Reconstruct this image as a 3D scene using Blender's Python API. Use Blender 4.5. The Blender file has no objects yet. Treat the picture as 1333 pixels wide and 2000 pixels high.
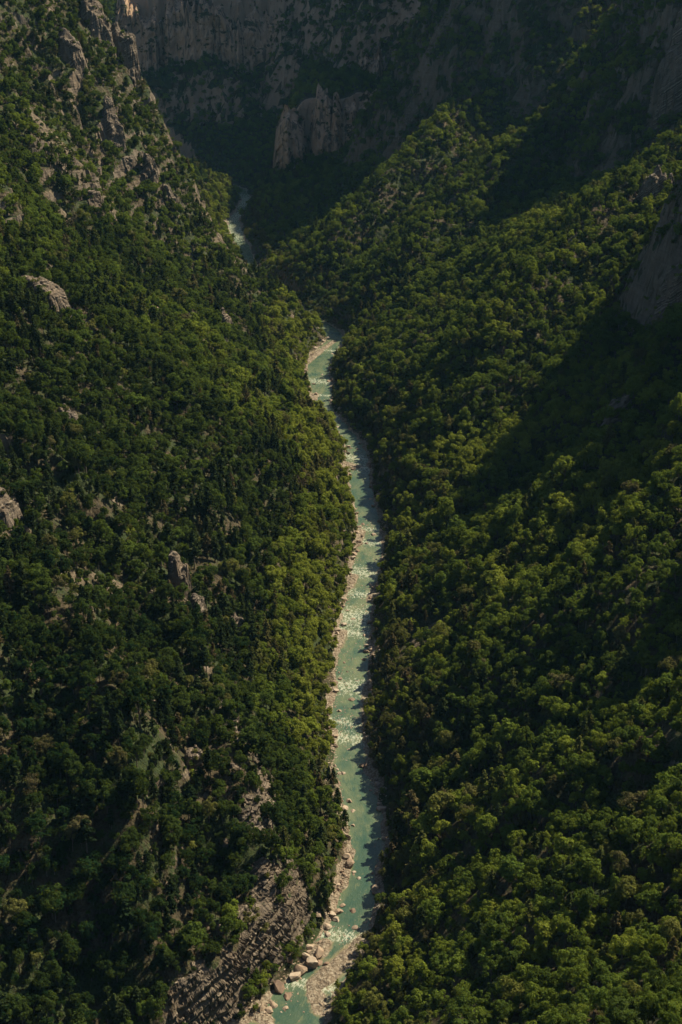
import bpy, math, random
import numpy as np

# ---------------------------------------------------------------- camera, sky, sun, exposure
scene = bpy.context.scene
col = scene.collection
cam_data = bpy.data.cameras.new('camera')
cam = bpy.data.objects.new('camera', cam_data); col.objects.link(cam)
cam.location = (0, 0, 300)
cam.rotation_euler = (math.radians(90 - 24), 0, 0)
cam_data.sensor_fit = 'VERTICAL'; cam_data.sensor_height = 36.0; cam_data.lens = 50.0
cam_data.clip_start = 0.1; cam_data.clip_end = 9000
scene.camera = cam

SUN_AZ, SUN_EL = math.radians(52), math.radians(45.5)      # azimuth to the right of the view direction
world = bpy.data.worlds.new('World'); scene.world = world; world.use_nodes = True
wn = world.node_tree.nodes; wl = world.node_tree.links
sky = wn.new('ShaderNodeTexSky'); sky.sky_type = 'NISHITA'; sky.sun_disc = False
sky.sun_elevation = SUN_EL; sky.sun_rotation = SUN_AZ
wl.new(sky.outputs[0], wn['Background'].inputs[0]); wn['Background'].inputs[1].default_value = 0.054
sun_data = bpy.data.lights.new('sun', 'SUN'); sun_data.energy = 5.0; sun_data.angle = math.radians(0.53); sun_data.color = (1.0, 0.87, 0.63)
sun = bpy.data.objects.new('sun', sun_data); col.objects.link(sun)
sun.rotation_euler = (math.radians(90) - SUN_EL, 0, -SUN_AZ + math.pi)
sun.location = (400, 300, 600)
vs = scene.view_settings
vs.view_transform = 'Standard'; vs.look = 'None'; vs.gamma = 1.0; vs.use_curve_mapping = False; vs.exposure = 0.92
scene.cycles.use_denoising = True
scene.cycles.max_bounces = 6; scene.cycles.diffuse_bounces = 3; scene.cycles.glossy_bounces = 2; scene.cycles.transmission_bounces = 3
scene.cycles.transparent_max_bounces = 6; scene.cycles.volume_bounces = 0

# ---------------------------------------------------------------- terrain shape (metres)
def _hash(ix, iy, iz=0, seed=0):
    h = (ix.astype(np.int64) * 374761393 + iy.astype(np.int64) * 668265263 + np.int64(iz) * 2147483647 * 3 + seed * 974634777) if np.isscalar(iz) else \
        (ix.astype(np.int64) * 374761393 + iy.astype(np.int64) * 668265263 + iz.astype(np.int64) * 1440662683 + seed * 974634777)
    h = (h ^ (h >> 13)) * 1274126177
    h = h & 0x7fffffff
    h = (h ^ (h >> 15)) * 2246822519 & 0x7fffffff
    h = h ^ (h >> 11)
    return (h & 0xffff) / 65535.0

def noise2(x, y, seed=0):
    ix = np.floor(x); iy = np.floor(y); fx = x - ix; fy = y - iy
    ux = fx * fx * fx * (fx * (fx * 6 - 15) + 10); uy = fy * fy * fy * (fy * (fy * 6 - 15) + 10)
    a = _hash(ix, iy, 0, seed); b = _hash(ix + 1, iy, 0, seed); c = _hash(ix, iy + 1, 0, seed); d = _hash(ix + 1, iy + 1, 0, seed)
    return ((a * (1 - ux) + b * ux) * (1 - uy) + (c * (1 - ux) + d * ux) * uy) * 2 - 1

def noise3(x, y, z, seed=0):
    ix = np.floor(x); iy = np.floor(y); iz = np.floor(z)
    fx = x - ix; fy = y - iy; fz = z - iz
    ux = fx * fx * (3 - 2 * fx); uy = fy * fy * (3 - 2 * fy); uz = fz * fz * (3 - 2 * fz)
    r = 0
    for k, wz in ((0, 1 - uz), (1, uz)):
        a = _hash(ix, iy, iz + k, seed); b = _hash(ix + 1, iy, iz + k, seed)
        c = _hash(ix, iy + 1, iz + k, seed); d = _hash(ix + 1, iy + 1, iz + k, seed)
        r = r + wz * ((a * (1 - ux) + b * ux) * (1 - uy) + (c * (1 - ux) + d * ux) * uy)
    return r * 2 - 1

def fbm(x, y, oct=4, seed=0):
    r = 0; a = 1.0; t = 0
    for k in range(oct):
        c, s = math.cos(0.6 * k), math.sin(0.6 * k)
        r = r + a * noise2((x * c - y * s) * 2 ** k + 17.3 * k, (x * s + y * c) * 2 ** k + 5.1 * k, seed + k); t += a; a *= 0.5
    return r / t

def ridged(x, y, oct=3, seed=0):
    r = 0; a = 1.0; t = 0
    for k in range(oct):
        r = r + a * (1 - 2 * np.abs(noise2(x * 2 ** k + 3.7 * k, y * 2 ** k + 9.2 * k, seed + k))); t += a; a *= 0.5
    return r / t

def sst(a, b, x):
    t = np.clip((x - a) / (b - a), 0, 1); return t * t * (3 - 2 * t)

# river centre line: x, y, half width
RIVER = np.array([(-300, 120, 9.5), (-160, 200, 9.5), (-95, 245, 9.5), (-48, 282, 9.0),
    (-14.9, 312.8, 9.0), (-11.3, 323, 8.0), (-5.8, 333.7, 7.1), (-1.8, 344.9, 5.5), (2.6, 356.6, 5.9), (5.5, 369, 5.8), (6.6, 381.9, 4.9),
    (8.7, 395.6, 5.5), (8.4, 410, 6.2), (5.6, 425.2, 6.4), (3.2, 441.3, 5.8), (3, 458.4, 5.7), (2.6, 476.5, 6.1), (3.8, 495.7, 6.3),
    (4.9, 516.2, 6.7), (5.6, 538, 6.7), (7, 561.4, 6.7), (9.4, 586.5, 6.4), (12.3, 613.4, 6.3), (14.9, 642.4, 5.8), (13.2, 673.8, 6.1),
    (10.3, 707.8, 5.9), (8.9, 744.9, 6.3), (7.9, 768.7, 5.3), (3.4, 785.3, 5.3), (-6.5, 811.4, 5.7), (-12, 839, 5.7), (-12.6, 868.3, 7.3),
    (-16.4, 910.2, 7.3), (-14, 932.5, 8.4), (-9.1, 955.7, 7.5), (-4, 973.9, 6.0), (-6, 995, 5.5), (-24, 1035, 4.5), (-50, 1085, 4.5),
    (-72, 1160, 4.5), (-84.7, 1240.7, 5.0), (-92, 1279.6, 5.3), (-98.5, 1320.7, 5.7), (-103.5, 1364.4, 5.1), (-99.3, 1410.7, 4.5), (-96.7, 1460.1, 4.5),
    (-107.5, 1512.6, 5.5), (-150, 1590, 5.5), (-230, 1660, 5.5), (-360, 1720, 5.5), (-560, 1790, 5.5), (-900, 1850, 5.5)], float)
BEND = 36      # index of the point in the hidden bend behind the left spur

def seg_dist(X, Y, P, want=False):
    """distance to a polyline, side (+1 = to the right when walking along it), interpolated third column"""
    best = np.full(X.shape, 1e9); side = np.zeros(X.shape); val = np.zeros(X.shape); par = np.zeros(X.shape)
    L = 0.0
    for a, b in zip(P[:-1], P[1:]):
        dx, dy = b[0] - a[0], b[1] - a[1]; l2 = dx * dx + dy * dy
        t = np.clip(((X - a[0]) * dx + (Y - a[1]) * dy) / l2, 0, 1)
        ex = X - (a[0] + t * dx); ey = Y - (a[1] + t * dy)
        d = ex * ex + ey * ey
        m = d < best
        cr = dx * (Y - a[1]) - dy * (X - a[0])
        best = np.where(m, d, best); side = np.where(m, np.where(cr > 0, -1.0, 1.0), side)
        if P.shape[1] > 2: val = np.where(m, a[2] + t * (b[2] - a[2]), val)
        par = np.where(m, L + t * math.sqrt(l2), par); L += math.sqrt(l2)
    return np.sqrt(best), side, val, par / L

# spurs running down to the river: plan polyline (x, y, crest height above the slope), far-side width, near-side width
SPURS = [
    (np.array([(-46, 1068, 5), (-10, 1110, 20), (40, 1180, 32), (104, 1270, 36), (204, 1400, 40), (330, 1520, 40)], float), 70, 32),
    (np.array([(14, 985, 6), (32, 1010, 18), (72, 1070, 26), (130, 1130, 28), (220, 1200, 28), (330, 1290, 26)], float), 50, 28),
    (np.array([(32, 640, 2), (62, 705, 12), (100, 780, 18), (150, 860, 18), (205, 930, 16), (330, 1050, 20)], float), 90, 22),
    (np.array([(90, 560, 2), (128, 600, 16), (170, 660, 22), (220, 720, 24), (300, 800, 28)], float), 40, 22),
    (np.array([(75, 430, 2), (105, 455, 12), (140, 500, 22), (190, 560, 28), (270, 640, 30)], float), 60, 26),
    (np.array([(20, 372, 3), (34, 368, 7), (70, 360, 8), (120, 340, 8)], float), 30, 14),
    # left side
    (np.array([(-40, 296, 6), (-32, 316, 10), (-23, 340, 12), (-26, 362, 14), (-33, 390, 14), (-41, 415, 12), (-62, 470, 8)], float), 17, 18),
    (np.array([(-44, 300, 8), (-62, 335, 14), (-76, 390, 15), (-96, 440, 12)], float), 30, 20),
    (np.array([(-58, 470, 2), (-75, 490, 9), (-100, 505, 12), (-150, 520, 12)], float), 26, 16),
    (np.array([(-95, 640, 2), (-130, 680, 9), (-180, 720, 12), (-260, 760, 14)], float), 50, 26),
    (np.array([(-60, 760, 1), (-110, 830, 8), (-170, 880, 12), (-260, 930, 14)], float), 60, 40),
]
# gravel bars beside the water: end points, half width, height
BARS = [((8.0, 348.5), (-7.0, 329.0), 3.0, 0.75), ((-8.0, 327.0), (-6.0, 318.0), 2.4, 0.1), ((-23, 318), (-19, 306), 2.2, 0.5),
        ((-9.5, 338.5), (-5.0, 346.0), 2.4, 0.9),
        ((-24.5, 921), (-14, 951), 2.6, 0.7), ((-12, 955), (-5, 972), 2.0, 0.8), ((-20.0, 843), (-16.5, 858), 2.6, 0.7),
        ((1.5, 741), (9, 736), 2.8, 0.5), ((2.0, 729), (3.0, 738), 2.0, 0.5), ((7.5, 635), (9.5, 650), 2.6, 0.8),
        ((-2.5, 533), (-0.5, 545), 3.0, 0.7), ((3.5, 588), (6, 600), 2.2, 0.6), ((14, 575), (17, 590), 2.4, 0.5), ((10, 468), (11, 500), 2.2, 0.35),
        ((-4.5, 455), (-3.5, 466), 2.2, 0.8), ((0.5, 374), (3, 392), 1.6, 0.5)]
# high ground rising out of the picture, right and far end, shaped for its shade: crest x, y, z and the fall of its sides
MASSIF = [(np.array([(-190, 1850, 300), (-60, 1840, 350), (60, 1800, 390)], float), 2.0),  # crest added behind the far wall to keep sun off its cliffs
          (np.array([(300, 1480, 430), (238, 1560, 430), (212, 1680, 430), (240, 1725, 440)], float), 2.0),  # crest added to block sun from the far river reach
          (np.array([(120, 1765, 400), (240, 1725, 440), (420, 1700, 440)], float), 1.7),  # crest added to shade the forest shelf between the cliff tiers
          (np.array([(196, 1432, 375), (330, 1480, 430), (600, 1700, 440)], float), 1.7),
          (np.array([(290, 1130, 270), (325, 1215, 350), (430, 1300, 380)], float), 1.5),
          (np.array([(182, 792, 122), (190, 748, 168), (206, 718, 216), (224, 680, 232), (240, 645, 234), (252, 605, 220)], float), 2.0),
          (np.array([(170, 455, 158), (190, 470, 200), (240, 490, 225)], float), 2.0)]
# rock crags standing out of the slopes: x, y, radius along, radius across, height
CRAGS = [(-62, 487, 4.5, 7, 11), (-138, 652, 13, 10, 7), (-121, 468, 6, 6, 5), (-53, 470, 3, 4, 6), (-41, 494, 3.5, 4, 5),
         (-127, 962, 6, 5, 11), (-116, 966, 5, 5, 9), (-150, 960, 8, 7, 10), (-152, 1046, 11, 8, 14), (-168, 1036, 11, 9, 15), (-178, 980, 10, 8, 11),
         (-116, 570, 4.5, 4.5, 5), (-46, 378, 3, 4, 4), (-72, 861, 3.5, 6, 6), (-146, 848, 5, 5, 4),
         (243, 1078, 17, 14, 22), (192, 874, 10, 9, 13), (161, 676, 9, 8, 10), (124, 604, 7, 7, 7)]
# bare patches of scree and dry grass: x, y, rx, ry, turn
SCREE = [(-80, 468, 12, 5, 0.5), (-102, 432, 10, 5, 0.2), (-74, 415, 8, 4, 0.4), (-90, 522, 9, 4, 0.3), (-60, 400, 6, 4, 0.9), (-140, 700, 12, 5, 0.2), (-105, 760, 8, 4, -0.3), (36, 516, 15, 6, 0.35), (92, 1366, 42, 9, 0.55), (160, 1356, 48, 12, 0.7), (60, 1330, 30, 7, 0.6), (-95, 449, 9, 6, 0.2), (-68, 432, 11, 4.5, 0.9), (-85, 994, 24, 8, -0.7),
         (-165, 880, 36, 12, -0.5), (-150, 810, 26, 8, -0.4), (-130, 648, 16, 11, 0.1), (-47, 372, 3, 4, 0.3), (-116, 462, 8, 5, 0.4), (-30, 968, 9, 5, 0), (-60, 480, 10, 4, 0.6), (-20, 1230, 26, 6, 0.9)]

def wall_wiggle(X, Y):
    return 34 * fbm(X / 75, Y / 400, 3, 81) + 11 * ridged(X / 26, Y / 90, 3, 82) + 2.6 * noise2(X / 6, Y / 40, 83) - 4

TIERS = ((1490, -62, 66, 18, 82, 16), (1590, 20, 46, 60, 120, 12), (1622, 62, 90, 60, 140, 12), (1650, -250, 110, 40, 92, 40), (1712, -262, 78, 84, 176, 16), (1725, 86, 112, 100, 190, 14))

def height(X, Y):
    """ground height and masks (bank, rock, scree) at X, Y"""
    X = np.asarray(X, float); Y = np.asarray(Y, float)
    Xw = X + 7 * fbm(X / 60, Y / 60, 3, 11); Yw = Y + 9 * fbm(X / 70, Y / 70, 3, 12)
    d, side, hw, par = seg_dist(X, Y, RIVER)
    d = d + 1.2 * noise2(X / 7, Y / 9, 5) + 0.5 * noise2(X / 2.5, Y / 3, 6)
    dd = d - hw
    df, _, hwf, _ = seg_dist(Xw, Yw, RIVER[:BEND + 1]); df = df - hwf
    db, _, hwb, _ = seg_dist(Xw, Yw, RIVER[BEND:]); db = db - hwb
    far = sst(0.0, 1.0, (Y - 980) / 120)
    # left flank
    sl = 0.74 + 0.06 * sst(560, 960, Y)
    q = np.maximum(np.minimum(df, 400), 0)
    zl = sl * q + 0.30 * np.maximum(np.minimum(q, 230) - 70, 0) * sst(700, 960, Y) + 0.42 * np.maximum(np.minimum(q, 165) - 72, 0) * sst(900, 1000, Y)
    tilt = 0.10 * np.maximum(q - 20, 0) * (1 - sst(300, 620, Y)) * ((Y - 330) / 200)
    zl = zl + tilt
    zb = np.maximum(db, 0) * (0.75 + 1.1 * sst(14, 60, db))
    yr = np.interp(X, [-600, -300, -145, -125, -106, -96, -67, -46, -10], [1240, 1120, 1052, 1036, 1022, 1006, 994, 992, 986]) + 8 * fbm(X / 20, Y / 60, 3, 13)
    zb = np.minimum(zb, zl - 1.5 * np.maximum(Y - yr, 0))
    zl = np.where(Y > 900, np.minimum(zl, zb), zl)
    zl = np.where(Y > yr, np.maximum(zl, np.minimum(0.45 * np.maximum(db, 0), 60)), zl)
    zl = 300 - 60 * np.log1p(np.exp(np.clip((300 - zl) / 60, -30, 30))) if False else np.minimum(zl, 260 + 0.25 * np.maximum(zl - 260, 0))
    # right flank
    sr = 0.60 - 0.18 * sst(850, 1150, Y) + 0.10 * (1 - sst(300, 520, Y))
    dr = np.minimum(df, db)
    q2 = np.maximum(dr, 0)
    zr = sr * np.maximum(q2 - 3, 0) + 1.0 * sst(2, 12, q2)
    zr = np.minimum(zr, 270 + 0.3 * np.maximum(zr - 270, 0))
    left = side < 0
    z = np.where(left, zl, zr)
    # broad relief and gullies running down the slope
    fade = sst(5, 60, np.maximum(dd, 0))
    z = z + fade * (9 * fbm(X / 110, Y / 110, 3, 21) + np.where(left, 7.0, 10.0) * ridged(X / 150 + 0.004 * Y, Y / 48 + X / 160 * np.where(left, 0.6, -0.9), 3, 31) + 2.6 * fbm(X / 20, Y / 20, 3, 41))
    rock = np.zeros(X.shape)
    for k, (P, wf, wn) in enumerate(SPURS):
        mg = max(wf, wn) + 8
        I = (X > P[:, 0].min() - mg) & (X < P[:, 0].max() + mg) & (Y > P[:, 1].min() - mg) & (Y < P[:, 1].max() + mg) & (dd > 0)
        if not I.any(): continue
        x, y = X[I], Y[I]
        s, sd, A, pr = seg_dist(x + 5 * fbm(x / 25, y / 25, 3, 51 + k), y + 5 * fbm(x / 25, y / 25, 3, 71 + k), P)
        on_left = P[0, 0] > P[-1, 0]
        near = (sd > 0) if not on_left else (sd < 0)
        t = np.clip(1 - s / np.where(near, wn, wf), 0, 1)
        z[I] += A * np.where(near, t, t * t * (3 - 2 * t)) * sst(0, 10, dd[I])
        if k == 6: rock[I] = np.maximum(rock[I], sst(0.0, 0.25, t - 0.50 - 0.60 * pr + 0.85 * fbm(x / 6, y / 6, 3, 77)) * sst(2, 6, dd[I]))
    for k, (P, fall) in enumerate(MASSIF):
        mg = P[:, 2].max() / fall + 20
        I = (X > P[:, 0].min() - mg) & (Y > P[:, 1].min() - mg) & (Y < P[:, 1].max() + mg) & (dd > 5) & ~left
        if not I.any(): continue
        x, y = X[I], Y[I]
        s, _, cz, _ = seg_dist(x + 9 * fbm(x / 30, y / 30, 3, 61 + k), y + 9 * fbm(x / 30, y / 30, 3, 65 + k), P)
        z[I] = np.maximum(z[I], cz - fall * s + 14 * ridged(x / 45, y / 45, 4, 68 + k) + 5 * ridged(x / 14, y / 14, 2, 168 + k))
    # far wall: tiers of cliff across the end of the gorge
    wig = wall_wiggle(X, Y)
    def tier(yw, x0, x1, z0, z1, run, soft=25):
        m = sst(x0 - soft, x0 + soft, X) * (1 - sst(x1 - soft, x1 + soft, X))
        u = sst(yw, yw + run, Y + wig)
        z1 = z1 + 16 * fbm(X / 30, X * 0 + yw / 7.0, 3, 84); z0 = z0 + 9 * fbm(X / 24, X * 0 + yw / 5.0, 3, 85)
        return m, z0 + (z1 - z0) * u + 0.10 * np.maximum(Y - yw, 0) * u, u
    rk = np.zeros(X.shape)
    for yw, x0, x1, z0, z1, run in TIERS:
        m, zt, u = tier(yw, x0, x1, z0, z1, run, 8 if x1 - x0 < 60 else 22)
        z = np.where(~left | (Y > 1560), np.maximum(z, m * zt * sst(yw - 70, yw + 2, Y + wig)), z)
        if run < 30: rk = np.maximum(rk, m * u * (1 - sst(yw + run + 2, yw + run + 8, Y + wig)))
    z = np.maximum(z, np.clip((Y - 2250) * 0.55 + 30 * fbm(X / 140, Y / 140, 3, 91), 0, 420) * (Y > 2000))
    # ledges and short cliffs on the steep upper flanks
    ledge = (sst(0.12, 0.45, fbm(X / 48, Y / 48, 3, 101)) * left * sst(70, 130, q) * sst(860, 930, Y)
             + 0.9 * left * sst(0.25, 0.5, fbm(X / 45, Y / 45, 3, 103)) * sst(25, 60, q) * (1 - sst(860, 930, Y))
             + 0.8 * (~left) * sst(0.42, 0.6, fbm(X / 50, Y / 50, 3, 104)) * sst(60, 140, q2))
    ledge = np.clip(ledge, 0, 1)
    st = 17 + 5 * noise2(X / 90, Y / 90, 105)
    qz = z / st + 0.6 * fbm(X / 30, Y / 30, 3, 106)
    fr = qz - np.floor(qz)
    zt = z + st * (sst(0.30, 0.52, fr) - fr) * np.where(left, 0.62, 0.85)
    z = z + (zt - z) * ledge
    rock = np.maximum(rock, np.clip(ledge * 1.0 * np.exp(-((fr - 0.42) / 0.16) ** 2), 0, 1))
    rock = np.maximum(rock, rk)
    for cx, cy, ra, rb, h in CRAGS:
        I = (np.abs(X - cx) < 1.7 * ra) & (np.abs(Y - cy) < 1.7 * rb)
        if not I.any(): continue
        x, y = X[I], Y[I]
        r = np.sqrt(((x - cx) / ra) ** 2 + ((y - cy) / rb) ** 2) + 0.30 * fbm(x / (ra * 0.7), y / (ra * 0.7), 3, 111) + 0.15 * fbm(x / 3, y / 3, 2, 112)
        z[I] += h * (1 - sst(0.62, 1.0, r)) * (1 + 0.35 * noise2(x / (ra * 0.45), y / (rb * 0.45), 113))
        rock[I] = np.maximum(rock[I], 1 - sst(0.75, 1.25, r))
    scree = np.zeros(X.shape)
    for cx, cy, rx, ry, a in SCREE:
        mg = 1.6 * max(rx, ry)
        I = (np.abs(X - cx) < mg) & (np.abs(Y - cy) < mg)
        if not I.any(): continue
        c, s = math.cos(a), math.sin(a); ex = X[I] - cx; ey = Y[I] - cy
        r = np.sqrt(((ex * c + ey * s) / rx) ** 2 + ((-ex * s + ey * c) / ry) ** 2) + 0.45 * fbm(X[I] / 14, Y[I] / 14, 3, 121)
        scree[I] = np.maximum(scree[I], 1 - sst(0.7, 1.1, r))
    # river bed, banks and bars
    bed = -1.3 * (1 - sst(-5, 0.2, dd))
    bank = 1.1 * sst(0, 3.5, dd)
    z = np.where(dd < 0, bed, bank + np.maximum(z, 0) * sst(0, 9, dd))
    bankm = 1 - sst(0.4, 3.0, dd + 2.6 * fbm(X / 14, Y / 14, 2, 131))
    for (x0, y0), (x1, y1), w, hb in BARS:
        I = (X > min(x0, x1) - 8) & (X < max(x0, x1) + 8) & (Y > min(y0, y1) - 8) & (Y < max(y0, y1) + 8)
        if not I.any(): continue
        x, y = X[I], Y[I]
        s, _, _, _ = seg_dist(x, y, np.array([(x0, y0), (x1, y1)], float))
        s = s + 0.8 * noise2(x / 2.2, y / 3, 141)
        z[I] = np.where((s < w * 1.4) & (dd[I] < 3), np.maximum(z[I], hb * (1 - (s / w) ** 2)), z[I])
        bankm[I] = np.maximum(bankm[I], 1 - sst(w * 0.9, w * 1.5, s))
    # the ledge the photographer stands on
    prom = 298.2 - 4.0 * np.maximum(np.hypot(X * 0.6, np.maximum(Y, 0)) - 1.2, 0) - 0.4 * np.maximum(-Y, 0)
    z = np.where(Y < 110, np.maximum(z, prom), z)
    return z, bankm, rock, scree, dd, left
GRID = 0.0022
# ---------------------------------------------------------------- helpers
rng = np.random.default_rng(7)

def mesh_from(name, verts, faces, mats, matidx=None, smooth=False):
    """verts (n,3) array, faces (m,3) or (m,4) array"""
    me = bpy.data.meshes.new(name)
    verts = np.asarray(verts, np.float32); faces = np.asarray(faces, np.int32)
    me.vertices.add(len(verts)); me.vertices.foreach_set('co', verts.ravel())
    k = faces.shape[1]
    me.loops.add(faces.size); me.loops.foreach_set('vertex_index', faces.ravel())
    me.polygons.add(len(faces)); me.polygons.foreach_set('loop_start', np.arange(0, faces.size, k, dtype=np.int32))
    me.polygons.foreach_set('loop_total', np.full(len(faces), k, np.int32))
    if matidx is not None: me.polygons.foreach_set('material_index', np.asarray(matidx, np.int32))
    me.polygons.foreach_set('use_smooth', np.full(len(faces), smooth, bool))
    me.update(calc_edges=True)
    for m in mats: me.materials.append(m)
    return me

def fattr(me, name, arr):
    a = me.attributes.new(name, 'FLOAT', 'POINT'); a.data.foreach_set('value', np.asarray(arr, np.float32))

def add(name, data, parent=None, **props):
    o = bpy.data.objects.new(name, data); col.objects.link(o)
    if parent is not None: o.parent = parent
    for k, v in props.items(): o[k] = v
    return o

class NT:
    """small node-tree writer"""
    def __init__(self, name):
        self.m = bpy.data.materials.new(name); self.m.use_nodes = True
        self.t = self.m.node_tree; self.t.nodes.clear()
        self.out = self.t.nodes.new('ShaderNodeOutputMaterial')
    def n(self, typ, inp=None, **kw):
        nd = self.t.nodes.new(typ)
        for k, v in kw.items(): setattr(nd, k, v)
        for k, v in (inp or {}).items():
            if isinstance(v, bpy.types.NodeSocket): self.t.links.new(v, nd.inputs[k])
            else: nd.inputs[k].default_value = v
        return nd
    def math(self, op, a, b=0.0, clamp=False):
        return self.n('ShaderNodeMath', {0: a, 1: b}, operation=op, use_clamp=clamp).outputs[0]
    def ramp(self, fac, stops):
        nd = self.n('ShaderNodeValToRGB', {0: fac}); cr = nd.color_ramp
        while len(cr.elements) < len(stops): cr.elements.new(0.5)
        for e, (p, c) in zip(cr.elements, stops):
            e.position = p; e.color = (*c, 1) if len(c) == 3 else c
        return nd.outputs[0]
    def step(self, x, lo, hi):
        nd = self.n('ShaderNodeMapRange', {0: x, 1: lo, 2: hi}, interpolation_type='SMOOTHSTEP'); return nd.outputs[0]
    def mix(self, fac, a, b):
        nd = self.n('ShaderNodeMix', data_type='RGBA')
        for s, v in ((nd.inputs[0], fac), (nd.inputs[6], a), (nd.inputs[7], b)):
            if isinstance(v, bpy.types.NodeSocket): self.t.links.new(v, s)
            else: s.default_value = (*v, 1) if isinstance(v, tuple) and len(v) == 3 else v
        return nd.outputs[2]
    def noise(self, vec, scale, detail=4.0, rough=0.55):
        return self.n('ShaderNodeTexNoise', {'Vector': vec, 'Scale': scale, 'Detail': detail, 'Roughness': rough}).outputs[0]
    def map(self, vec, scale=(1, 1, 1), rot=(0, 0, 0), loc=(0, 0, 0)):
        return self.n('ShaderNodeMapping', {'Vector': vec, 'Scale': scale, 'Rotation': rot, 'Location': loc}).outputs[0]
    def attr(self, name, typ='GEOMETRY'):
        return self.n('ShaderNodeAttribute', attribute_name=name, attribute_type=typ)
    def surface(self, sh): self.t.links.new(sh, self.out.inputs['Surface']); return self.m

# ---------------------------------------------------------------- materials
def rock_color(t, pos):
    """weathered limestone: grey and ochre, dark streaks running down, thin beds"""
    streak = t.noise(t.map(pos, (0.35, 0.35, 0.045)), 1.0, 6, 0.6)
    bed = t.noise(t.map(pos, (0.02, 0.02, 0.55), (0.25, 0.12, 0)), 1.0, 4, 0.6)
    blot = t.noise(pos, 0.05, 4, 0.6)
    c = t.ramp(streak, [(0.30, (0.07, 0.062, 0.052)), (0.46, (0.15, 0.128, 0.103)), (0.62, (0.235, 0.20, 0.165)), (0.8, (0.32, 0.28, 0.235))])
    c = t.mix(t.math('MULTIPLY', t.step(blot, 0.45, 0.62), 0.55), c, (0.21, 0.15, 0.10))
    c = t.mix(t.math('MULTIPLY', t.step(bed, 0.52, 0.44), 0.55), c, (0.12, 0.105, 0.09))
    return c, streak, bed

def m_terrain():
    t = NT('ground')
    pos = t.n('ShaderNodeNewGeometry').outputs['Position']; nrm = t.n('ShaderNodeNewGeometry').outputs['True Normal']
    nz = t.n('ShaderNodeSeparateXYZ', {0: nrm}).outputs[2]
    rc, streak, bed = rock_color(t, pos)
    n1 = t.noise(pos, 0.06, 6, 0.6); n2 = t.noise(pos, 0.5, 5, 0.65); n3 = t.noise(pos, 2.2, 4, 0.6)
    soil = t.ramp(n2, [(0.3, (0.022, 0.020, 0.011)), (0.5, (0.055, 0.043, 0.025)), (0.7, (0.11, 0.083, 0.05))])
    herb = t.ramp(n3, [(0.3, (0.014, 0.024, 0.008)), (0.7, (0.038, 0.052, 0.016))])
    soil = t.mix(t.step(t.math('ADD', n1, t.math('MULTIPLY', n2, 0.4)), 0.62, 0.78), soil, herb)
    scr = t.ramp(t.noise(t.map(pos, (0.5, 0.5, 0.5)), 1.0, 6, 0.7), [(0.32, (0.045, 0.036, 0.022)), (0.5, (0.105, 0.082, 0.055)), (0.7, (0.20, 0.165, 0.12))])
    sf = t.attr('scree').outputs['Fac']
    c = t.mix(t.step(t.math('ADD', sf, t.math('MULTIPLY', n2, 0.6)), 0.62, 0.95), soil, scr)
    steep = t.step(t.math('ADD', nz, t.math('MULTIPLY', t.math('SUBTRACT', n2, 0.5), 0.30)), 0.49, 0.37)
    rk = t.math('MAXIMUM', steep, t.step(t.math('ADD', t.attr('rock').outputs['Fac'], t.math('MULTIPLY', t.math('SUBTRACT', n2, 0.5), 1.3)), 0.45, 0.75))
    py = t.n('ShaderNodeSeparateXYZ', {0: pos}).outputs[1]
    rc = t.mix(0.6, rc, (0.095, 0.072, 0.048))
    px_ = t.n('ShaderNodeSeparateXYZ', {0: pos}).outputs[0]
    rc = t.mix(t.math('MULTIPLY', t.math('MULTIPLY', t.step(py, 1400.0, 1470.0), t.step(px_, 130.0, 80.0)), 0.6), rc, (0.40, 0.28, 0.19))      # paler ochre beds at the gorge end
    c = t.mix(rk, c, rc)
    peb = t.n('ShaderNodeTexVoronoi', {'Vector': pos, 'Scale': 1.6})
    grav = t.ramp(t.n('ShaderNodeSeparateColor', {0: peb.outputs['Color']}).outputs[0], [(0.0, (0.11, 0.085, 0.06)), (0.5, (0.185, 0.148, 0.108)), (1.0, (0.29, 0.25, 0.19))])
    bf = t.step(t.math('ADD', t.attr('bank').outputs['Fac'], t.math('MULTIPLY', t.math('SUBTRACT', n2, 0.5), 0.9)), 0.45, 0.7)
    c = t.mix(bf, c, grav)
    h = t.math('ADD', t.math('MULTIPLY', streak, 2.2), t.math('ADD', t.math('MULTIPLY', bed, 1.2), t.math('MULTIPLY', n2, 0.7)))
    bump = t.n('ShaderNodeBump', {'Height': h, 'Strength': 0.8, 'Distance': 1.2}).outputs[0]
    p = t.n('ShaderNodeBsdfPrincipled', {'Base Color': c, 'Roughness': 0.95, 'Normal': bump, 'Specular IOR Level': 0.2})
    return t.surface(p.outputs[0])

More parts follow.
